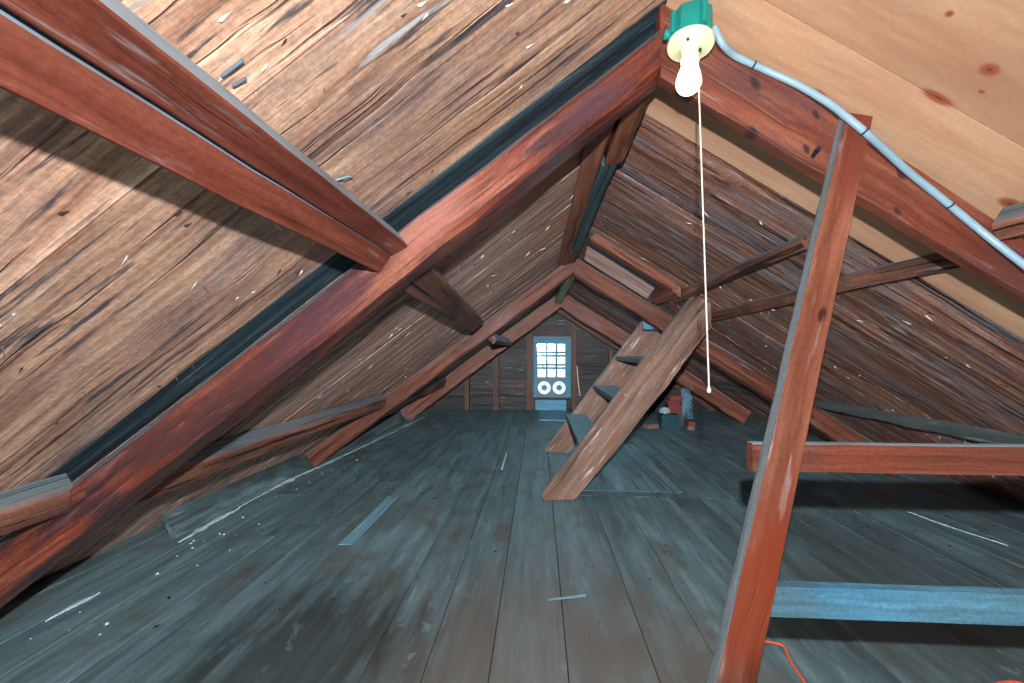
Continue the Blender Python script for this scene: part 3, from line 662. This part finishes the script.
# ------------------------------------------------------------------ ladder stair
SY0, SY1 = 3.3, 4.78; ST = 0.055
st = empty('ladder_stair', V((0.2, SY0, 0)), 'heavy timber ladder stair rising right from the floor to the roof purlin', 'stair')
poly = [(541, 497), (544, 502), (575, 502), (580, 496), (600, 472), (628, 438), (650, 409), (668, 388), (690, 357), (712, 329), (711, 304), (694, 296), (660, 340), (618, 395), (580, 446)]
P0 = [onY(*q, SY0) for q in poly]
zmin = min(p.z for p in P0)
for p in P0: p.z = max(p.z - (zmin-0.0), 0.0)
def stringer(y, dx, zb, seed):
    bm = bmesh.new(); vs = [bm.verts.new((p.x+dx, y, max(p.z, zb))) for p in P0]; f = bm.faces.new(vs)
    r = bmesh.ops.extrude_face_region(bm, geom=[f]); 
    for v in r['geom']:
        if isinstance(v, bmesh.types.BMVert): v.co.y += ST
    bmesh.ops.bevel(bm, geom=[e for e in bm.edges], offset=0.006, segments=2, affect='EDGES')
    ax = (P0[11]-P0[0]).normalized(); e1 = V((ax.z, 0, -ax.x))
    bm.verts.index_update(); cov = [v.co.copy() for v in bm.verts]; fs = [[v.index for v in f.verts] for f in bm.faces]; bm.free()
    mb = MB(); mb.add(cov, fs, [V(((c-P0[0]).dot(ax), (c-P0[0]).dot(e1), c.y+seed)) for c in cov], 0.5)
    return mb.build('stringer', M['stair'], st, smooth=35)
s1 = stringer(SY0, 0.0, 0.0, 0.0)
s2 = stringer(SY1, 0.05, 0.009, 5.0)
for (px, py) in ((628, 359), (652, 351), (610, 399), (655, 357)):
    pass
for (px, py, r) in ((655.5, 357, .012), (625.5, 395, .012), (678, 356, .008)):
    mb = MB(); p = onY(px, py, SY0-0.002); add_lathe(mb, p, [(r, 0), (r, .006), (r*.6, .009)], 12, (0, -1, 0)); mb.build('bolt_head', M['nail'], s1)
for i, (px, py) in enumerate(((566, 414), (593.5, 385), (615.5, 356), (643, 319))):
    p = onY(px, py, SY1 if i < 3 else 4.3); x0 = p.x; z1 = p.z
    th = 0.05 if i < 3 else 0.1; tw = 0.22 if i < 3 else 0.26
    yn = SY0+ST if i < 3 else 4.3; xs = 0 if i < 3 else 0.11
    A = quad((x0, yn, z1), (x0+tw, yn, z1), (0, 0, -th)); B = quad((x0+xs, SY1+0.01, z1), (x0+xs+tw, SY1+0.01, z1), (0, 0, -th))
    beam('tread', A, B, M['tread'] if i < 3 else M['blue'], st, seed=i*2.2, nseg=8, jit=0.003, ch=0.08)

# ------------------------------------------------------------------ guard rail: leaning post and two rails
pt = 1.13
tl, tr_ = onY(844, 113, 1.14), onY(873, 117, 1.14)
def pl(px, py, Y): return onY(px, py, Y)
# front face left and right edges follow the photo; the foot stands nearer than the head
yT, yB = 1.13, 1.02
def at_z0(px1, py1, px2, py2):
    a, b = onY(px1, py1, yT), onY(px2, py2, yB); t = (0-a.z)/(b.z-a.z); return a+(b-a)*t
FLt, FRt, FLb, FRb, OLt, OLb = (846, 113), (873, 117), (717, 683), (757, 683), (838, 119), (707, 683)
def to_floor(p1, Y1, p2, Y2):
    a, b = onY(*p1, Y1), onY(*p2, Y2); t = (0-a.z)/(b.z-a.z); return a, a+(b-a)*t
TH = 0.045
A0, B0 = to_floor(FLt, yT, FLb, yB); A1, B1 = to_floor(FRt, yT, FRb, yB); A3, B3 = to_floor(OLt, yT+TH, OLb, yB+TH)
post = empty('guard_rail', V((B0.x, B0.y, 0)), 'guard rail of a leaning red-brown post with two level boards', 'railing')
M['post'] = wood('post_timber', (84, 44, 31), (122, 70, 52), (152, 98, 78), blotch=(132, 92, 76), dust=0.0, crack=0.25, scuff=0.3, var=0.05, bump=0.5, rough=0.5, spec=0.25, fine=14,
                 knots=((0.53, 0.012, 0.008, 2.0),), patches=((1.2, 0.0, 0.26, 0.3, (120, 46, 22), 0.85), (1.58, 0.0, 0.2, 0.3, (54, 24, 14), 0.9), (0.05, 0.0, 0.2, 0.3, (112, 50, 36), 0.8)), blotch_s=(1.2, 5), gritty=0.7)
M['post_side'] = wood('post_edge_dusty', (96, 110, 118), (118, 132, 138), (138, 150, 156), crack=0.3, var=0.05, bump=0.4)
A = (A0, A1, A1+V((0, TH, 0)), A3); B = (B0, B1, B1+V((0, TH, 0)), B3)
mb = MB(); add_beam(mb, A, B, seed=0.0, nseg=30, jit=0.0025, ch=0.04)
for i_ in range(len(mb.f)):
    if i_ < 30*8 and i_ % 8 == 7: mb.mi[i_] = 1
po = mb.build('post', [M['post'], M['post_side']], post, smooth=38)
RY = 1.16
for (py0, py1, xl_, xr_, mat, nm, dp, ym) in ((445, 474, 752, 1330, M['rail'], 'rail', 0.03, 1.165), (591, 622, 768, 1330, M['blue'], 'rail', 0.03, 1.09)):
    a0, a1 = onY(xl_, py0, ym), onY(xl_, py1, ym); xe = a0.x+1.45
    c0 = onY(900, py0, ym).z; c1 = onY(900, py1, ym).z
    o = beam(nm, quad((a0.x, ym, c0), (a0.x, ym, c1), (0, dp, 0)), quad((xe, ym, c0), (xe, ym, c1), (0, dp, 0)), mat, post, seed=py0, nseg=24, jit=0.002, ch=0.04)
    o['label'] = 'brown top rail' if py0 < 500 else 'blue painted lower rail'

# ------------------------------------------------------------------ lamp
LY = 1.12
M['box'] = plain('teal_plastic_box', (18, 140, 132), 0.45, grime=0.1)
M['porc'] = plain('porcelain_lampholder', (226, 232, 196), 0.3, grime=0.05)
M['bulb'] = plain('lit_bulb', (255, 250, 235), 0.3, emit=(255, 232, 180), es=7.0)
M['cord'] = plain('white_pull_cord', (226, 220, 208), 0.7, grime=0.1)
pc = onY(690.5, 43, LY); ax = (onY(686.5, 95, LY)-pc); ax.y = -0.012; Lb = ax.length; ax.normalize()
lamp = empty('ceiling_lamp', pc, 'bare lit bulb in a white holder on a teal box at the ridge', 'lamp')
mb = MB(); rB = 0.053; oc = []
prof = [(rB*0.93, -0.078), (rB, -0.07), (rB, -0.006), (rB*0.96, 0.0)]
add_lathe(mb, pc, prof, 8, ax)
for k_ in range(4):
    a = math.pi/2*k_+0.5; x = ax.orthogonal().normalized(); y = ax.cross(x); d = x*math.cos(a)+y*math.sin(a)
    add_lathe(mb, pc+d*rB*0.98, [(0.008, -0.07), (0.008, -0.01)], 8, ax)
bx = mb.build('junction_box', M['box'], lamp, smooth=30)
mb = MB(); c = pc+ax.orthogonal().normalized()*0
side = (onY(667, 38, LY)-pc); side -= ax*side.dot(ax); side.normalize()
add_lathe(mb, pc+side*0.05-ax*0.02, [(0.012, 0), (0.012, 0.018), (0.009, 0.02)], 12, side); mb.build('box_connector', M['box'], bx, smooth=40)
mb = MB(); add_lathe(mb, pc, [(0.0575, 0.0), (0.0585, 0.004), (0.056, 0.010), (0.035, 0.014), (0.026, 0.018), (0.024, 0.03), (0.0235, 0.05), (0.021, 0.052)], 36, ax); mb.build('lampholder', M['porc'], lamp, smooth=40)
mb = MB()
hb = Lb; prof = [(0.017, 0.046), (0.0185, 0.05), (0.019, 0.06)]
b0 = 0.060; b1 = hb+0.004; R_ = 0.031; cz = b1-R_
for k_ in range(7):
    t = k_/6; z_ = b0+(cz-0.012-b0)*t; r_ = 0.0195+(0.0285-0.0195)*(t*t*(3-2*t)); prof.append((r_, z_))
for k_ in range(0, 10):
    a = -0.35+(math.pi/2+0.35)*k_/9; prof.append((R_*math.cos(a), cz+R_*math.sin(a)))
add_lathe(mb, pc, prof, 32, ax); mb.build('bulb', M['bulb'], lamp, smooth=60)
mb = MB(); p0 = onY(698, 62, LY-0.015); p1 = onY(709, 388, LY-0.015)
add_tube(mb, [p0.lerp(p1, t/12) for t in range(13)], 0.0021, 8); add_lathe(mb, p1-V((0, 0, .012)), [(0.003, 0), (0.0048, .003), (0.0048, .01), (0.003, .014)], 12)
mb.build('pull_cord', M['cord'], lamp, smooth=50)
mb = MB(); p = onY(700, 49, LY-0.03); add_lathe(mb, p, [(0.004, 0), (0.004, 0.005)], 10, ax); mb.build('screw', M['iron'], lamp)
mb = MB(); p = onY(688, 38, LY-0.03)
add_lathe(mb, p, [(0.004, 0), (0.004, 0.005)], 10, ax); mb.build('screw', M['iron'], lamp)

# ------------------------------------------------------------------ cable
M['cable'] = plain('white_blue_cable_sheath', (140, 172, 190), 0.4, grime=0.08)
cp = [(714, 27, 1.12), (722, 43, 1.13), (734, 55, 1.165), (750, 63, 1.175), (770, 72, 1.18), (800, 86, 1.165), (830, 104, 1.135), (848, 118, 1.112), (866, 133, 1.108), (885, 150, 1.135), (910, 173, 1.165), (940, 197, 1.18), (975, 226, 1.175), (1005, 250, 1.15), (1060, 292, 1.12), (1140, 350, 1.1)]
cpts = spline([onY(*q) for q in cp], 10)
cb = empty('electric_cable', cpts[0], 'pale blue-white electric cable running from lamp box along the right rafter', 'cable')
mb = MB(); add_tube(mb, cpts, 0.0088, 12); mb.build('cable_sheath', M['cable'], cb, smooth=60)
for (px, py) in ((754, 65), (864, 131), (949, 204)):
    i = min(range(1, len(cpts)-1), key=lambda j: (lambda q: (q[0]-px)**2+(q[1]-py)**2)(((cpts[j]-O3).dot(Rt)/(cpts[j]-O3).dot(Fw)*FPX+512, 341.5-(cpts[j]-O3).dot(Up)/(cpts[j]-O3).dot(Fw)*FPX)))
    t = (cpts[i+1]-cpts[i-1]).normalized(); mb = MB(); add_lathe(mb, cpts[i]-t*.0022, [(0.0096, 0), (0.0096, 0.0044)], 14, t); mb.build('staple', M['iron'], cb)

# ------------------------------------------------------------------ orange cord
M['orange'] = plain('orange_cord', (232, 92, 52), 0.45, grime=0.1)
g = lambda px, py, z_: onZ(px, py, z_)
pts = [g(752, 640, .02), g(768, 642, .02), g(783, 646, .012), g(790, 660, .007), g(806, 684, .007), g(830, 715, .007), g(900, 735, .007), g(965, 700, .008), g(1005, 682, .012), g(1050, 690, .007)]
mb = MB(); add_tube(mb, spline(pts, 12), 0.0042, 10)
tag(mb.build('extension_cord', M['orange'], smooth=60), 'orange cord lying on the floor at the foot of the post', 'cord')

# ------------------------------------------------------------------ brick pile, wire, box
M['brick'] = [plain('brick_red', (112, 52, 44), 0.85, grime=0.5), plain('brick_pale', (116, 88, 78), 0.85, grime=0.5)]
BY = 6.35
def brick(px, py, z0, rot, lb, mi, Y):
    p = onY(px, py, Y); bm = bmesh.new(); bmesh.ops.create_cube(bm, size=1)
    for v in bm.verts: v.co = V((v.co.x*0.2, v.co.y*0.095, v.co.z*0.062))
    bmesh.ops.bevel(bm, geom=list(bm.edges), offset=0.006, segments=2, affect='EDGES'); bmesh.ops.subdivide_edges(bm, edges=list(bm.edges), cuts=1)
    rm = Matrix.Rotation(rot, 3, 'Z')
    for v in bm.verts:
        c = v.co.copy(); v.co = rm@(c+V((noise.noise(c*30+V((px, 0, 0))), noise.noise(c*30+V((0, px, 0))), 0))*0.006)+V((p.x, Y, z0+0.031))
    mb = MB(); add_bm(mb, bm); tag(mb.build('brick', M['brick'][mi]), lb, 'brick', 'loose bricks behind the ladder stair')
brick(651, 424, 0.0, 0.3, 'loose brick on the floor left of the dark teal tin', 1, 6.42)
brick(673, 410, 0.2, 0.1, 'red brick at the bottom of the stack behind the teal tin', 0, 6.62)
brick(675, 404, 0.264, -0.15, 'second red brick up in the stack behind the teal tin', 0, 6.62)
brick(673, 398, 0.328, 0.2, 'third red brick up in the stack behind the teal tin', 0, 6.62)
brick(676, 392, 0.392, -0.1, 'topmost red brick of the stack behind the teal tin', 0, 6.62)
brick(690, 424, 0.0, 1.4, 'pale brick on the floor right of the dark teal tin', 1, 6.35)
brick(690, 414, 0.064, 1.5, 'red brick lying on the pale brick right of the tin', 0, 6.35)
# rough block under the stack
mb = MB(); p = onY(673, 420, 6.62); add_box(mb, p.x-.13, p.x+.13, 6.54, 6.7, 0, 0.2, b=0.012)
tag(mb.build('stone_block', plain('rough_grey_stone', (70, 66, 66), 0.9, grime=0.6)), 'grey stone block on the floor carrying the brick stack', 'stone')
M['tin'] = plain('dark_teal_tin', (24, 64, 78), 0.4, 0.2)
p0, p1 = onY(662, 427, 6.25), onY(680, 413, 6.25)
tin = empty('tin_box', V((p0.x, 6.25, 0)), 'dark teal tin box on the floor before the bricks', 'box')
mb = MB(); add_box(mb, p0.x, p1.x, 6.25, 6.45, 0, 0.19, b=0.01); mb.build('box_body', M['tin'], tin)
mb = MB(); add_box(mb, p0.x-.006, p1.x+.006, 6.245, 6.455, 0.185, 0.215, b=0.006); mb.build('lid', M['tin'], tin)
M['wire'] = plain('tangled_blue_grey_wire', (96, 134, 156), 0.4, 0.3)
mb = MB(); p = onY(687, 402, 6.55); rr = random.Random(3)
for k in range(7):
    pts = []
    for j in range(14):
        a = j*0.9+k; pts.append(V((p.x+math.cos(a)*rr.uniform(.02, .09)+rr.uniform(-.02, .02), 6.56+math.sin(a*1.3)*0.05, 0.14+0.44*rr.random())))
    add_tube(mb, spline(pts, 5), 0.0042, 5)
add_tube(mb, spline([V((p.x, 6.56, 0.132)), V((p.x+.08, 6.5, 0.138)), V((p.x-.02, 6.46, 0.134))], 5), 0.006, 5)
tag(mb.build('wire_tangle', M['wire'], smooth=60), 'tangle of pale blue-grey wire beside the red brick stack', 'wire')
mb = MB(); p = onY(663, 404, 6.5)
bm = bmesh.new(); bmesh.ops.create_icosphere(bm, subdivisions=2, radius=0.075)
for v in bm.verts: v.co *= 1+0.4*noise.noise(v.co*40); v.co.z *= .7; v.co += V((p.x-0.02, 6.35, 0.26))
add_bm(mb, bm)
tag(mb.build('paper_wad', plain('crumpled_grey_paper', (140, 160, 168), 0.8)), 'crumpled grey paper lying on the dark teal tin', 'paper')

# ------------------------------------------------------------------ small things on the floor
mb = MB(); a, b = onZ(548, 600, .004), onZ(586, 595, .004)
add_beam(mb, quad(a, a+V((0, -.008, 0)), (0, 0, .004)), quad(b, b+V((0, -.016, 0)), (0, 0, .005)), nseg=6, jit=.002)
tag(mb.build('pale_sliver', M['floor_blue']), 'pale grey wood sliver lying across the near floorboards', 'sliver')
mb = MB(); a, b = onZ(501, 470, .004), onZ(506, 453, .004)  # pale strip standing in for light through a floor joint
add_beam(mb, quad(a, a+V((0.016, 0, 0)), (0, 0, .006)), quad(b, b+V((0.012, 0, 0)), (0, 0, .006)), nseg=6, jit=.002)
tag(mb.build('pale_sliver', M['pale_white']), 'thin white strip as a slit of light in a floor joint left of the stair foot', 'sliver')
mb = MB()
for k in range(360):
    c = R.random()
    if c < 0.45: p = onZ(R.uniform(290, 470), R.gauss(482, 10))
    elif c < 0.7: p = onZ(R.uniform(780, 1000), R.gauss(525, 14))
    else: p = V((R.uniform(-1.9, 1.9), R.uniform(1.6, 7), 0))
    s_ = R.uniform(.005, .017); a = R.uniform(0, 6.28); d = V((math.cos(a), math.sin(a), 0)); q = V((-d.y, d.x, 0))*R.uniform(.3, .6); z_ = V((0, 0, .003))
    vs = [p+d*s_+z_, p+q*s_+z_, p-d*s_+z_, p-q*s_+z_, p+V((0, 0, .006))]
    mb.add(vs, [(0, 1, 4), (1, 2, 4), (2, 3, 4), (3, 0, 4), (3, 2, 1, 0)])
tag(mb.build('floor_crumbs', plain('black_crumbs', (16, 15, 14), 0.8)), 'black crumbs and chips scattered over the floorboards', 'debris', kind='stuff')
tag(mbn.build('roofing_nails', M['nail']), 'nail points sticking through the roof boards', 'nails', kind='stuff')
o = mbs.build('torn_fibres', M['splinter'], ceilL); o['kind'] = 'stuff'
o = mbd.build('torn_fibres', M['splinterd'], ceilL); o['kind'] = 'stuff'
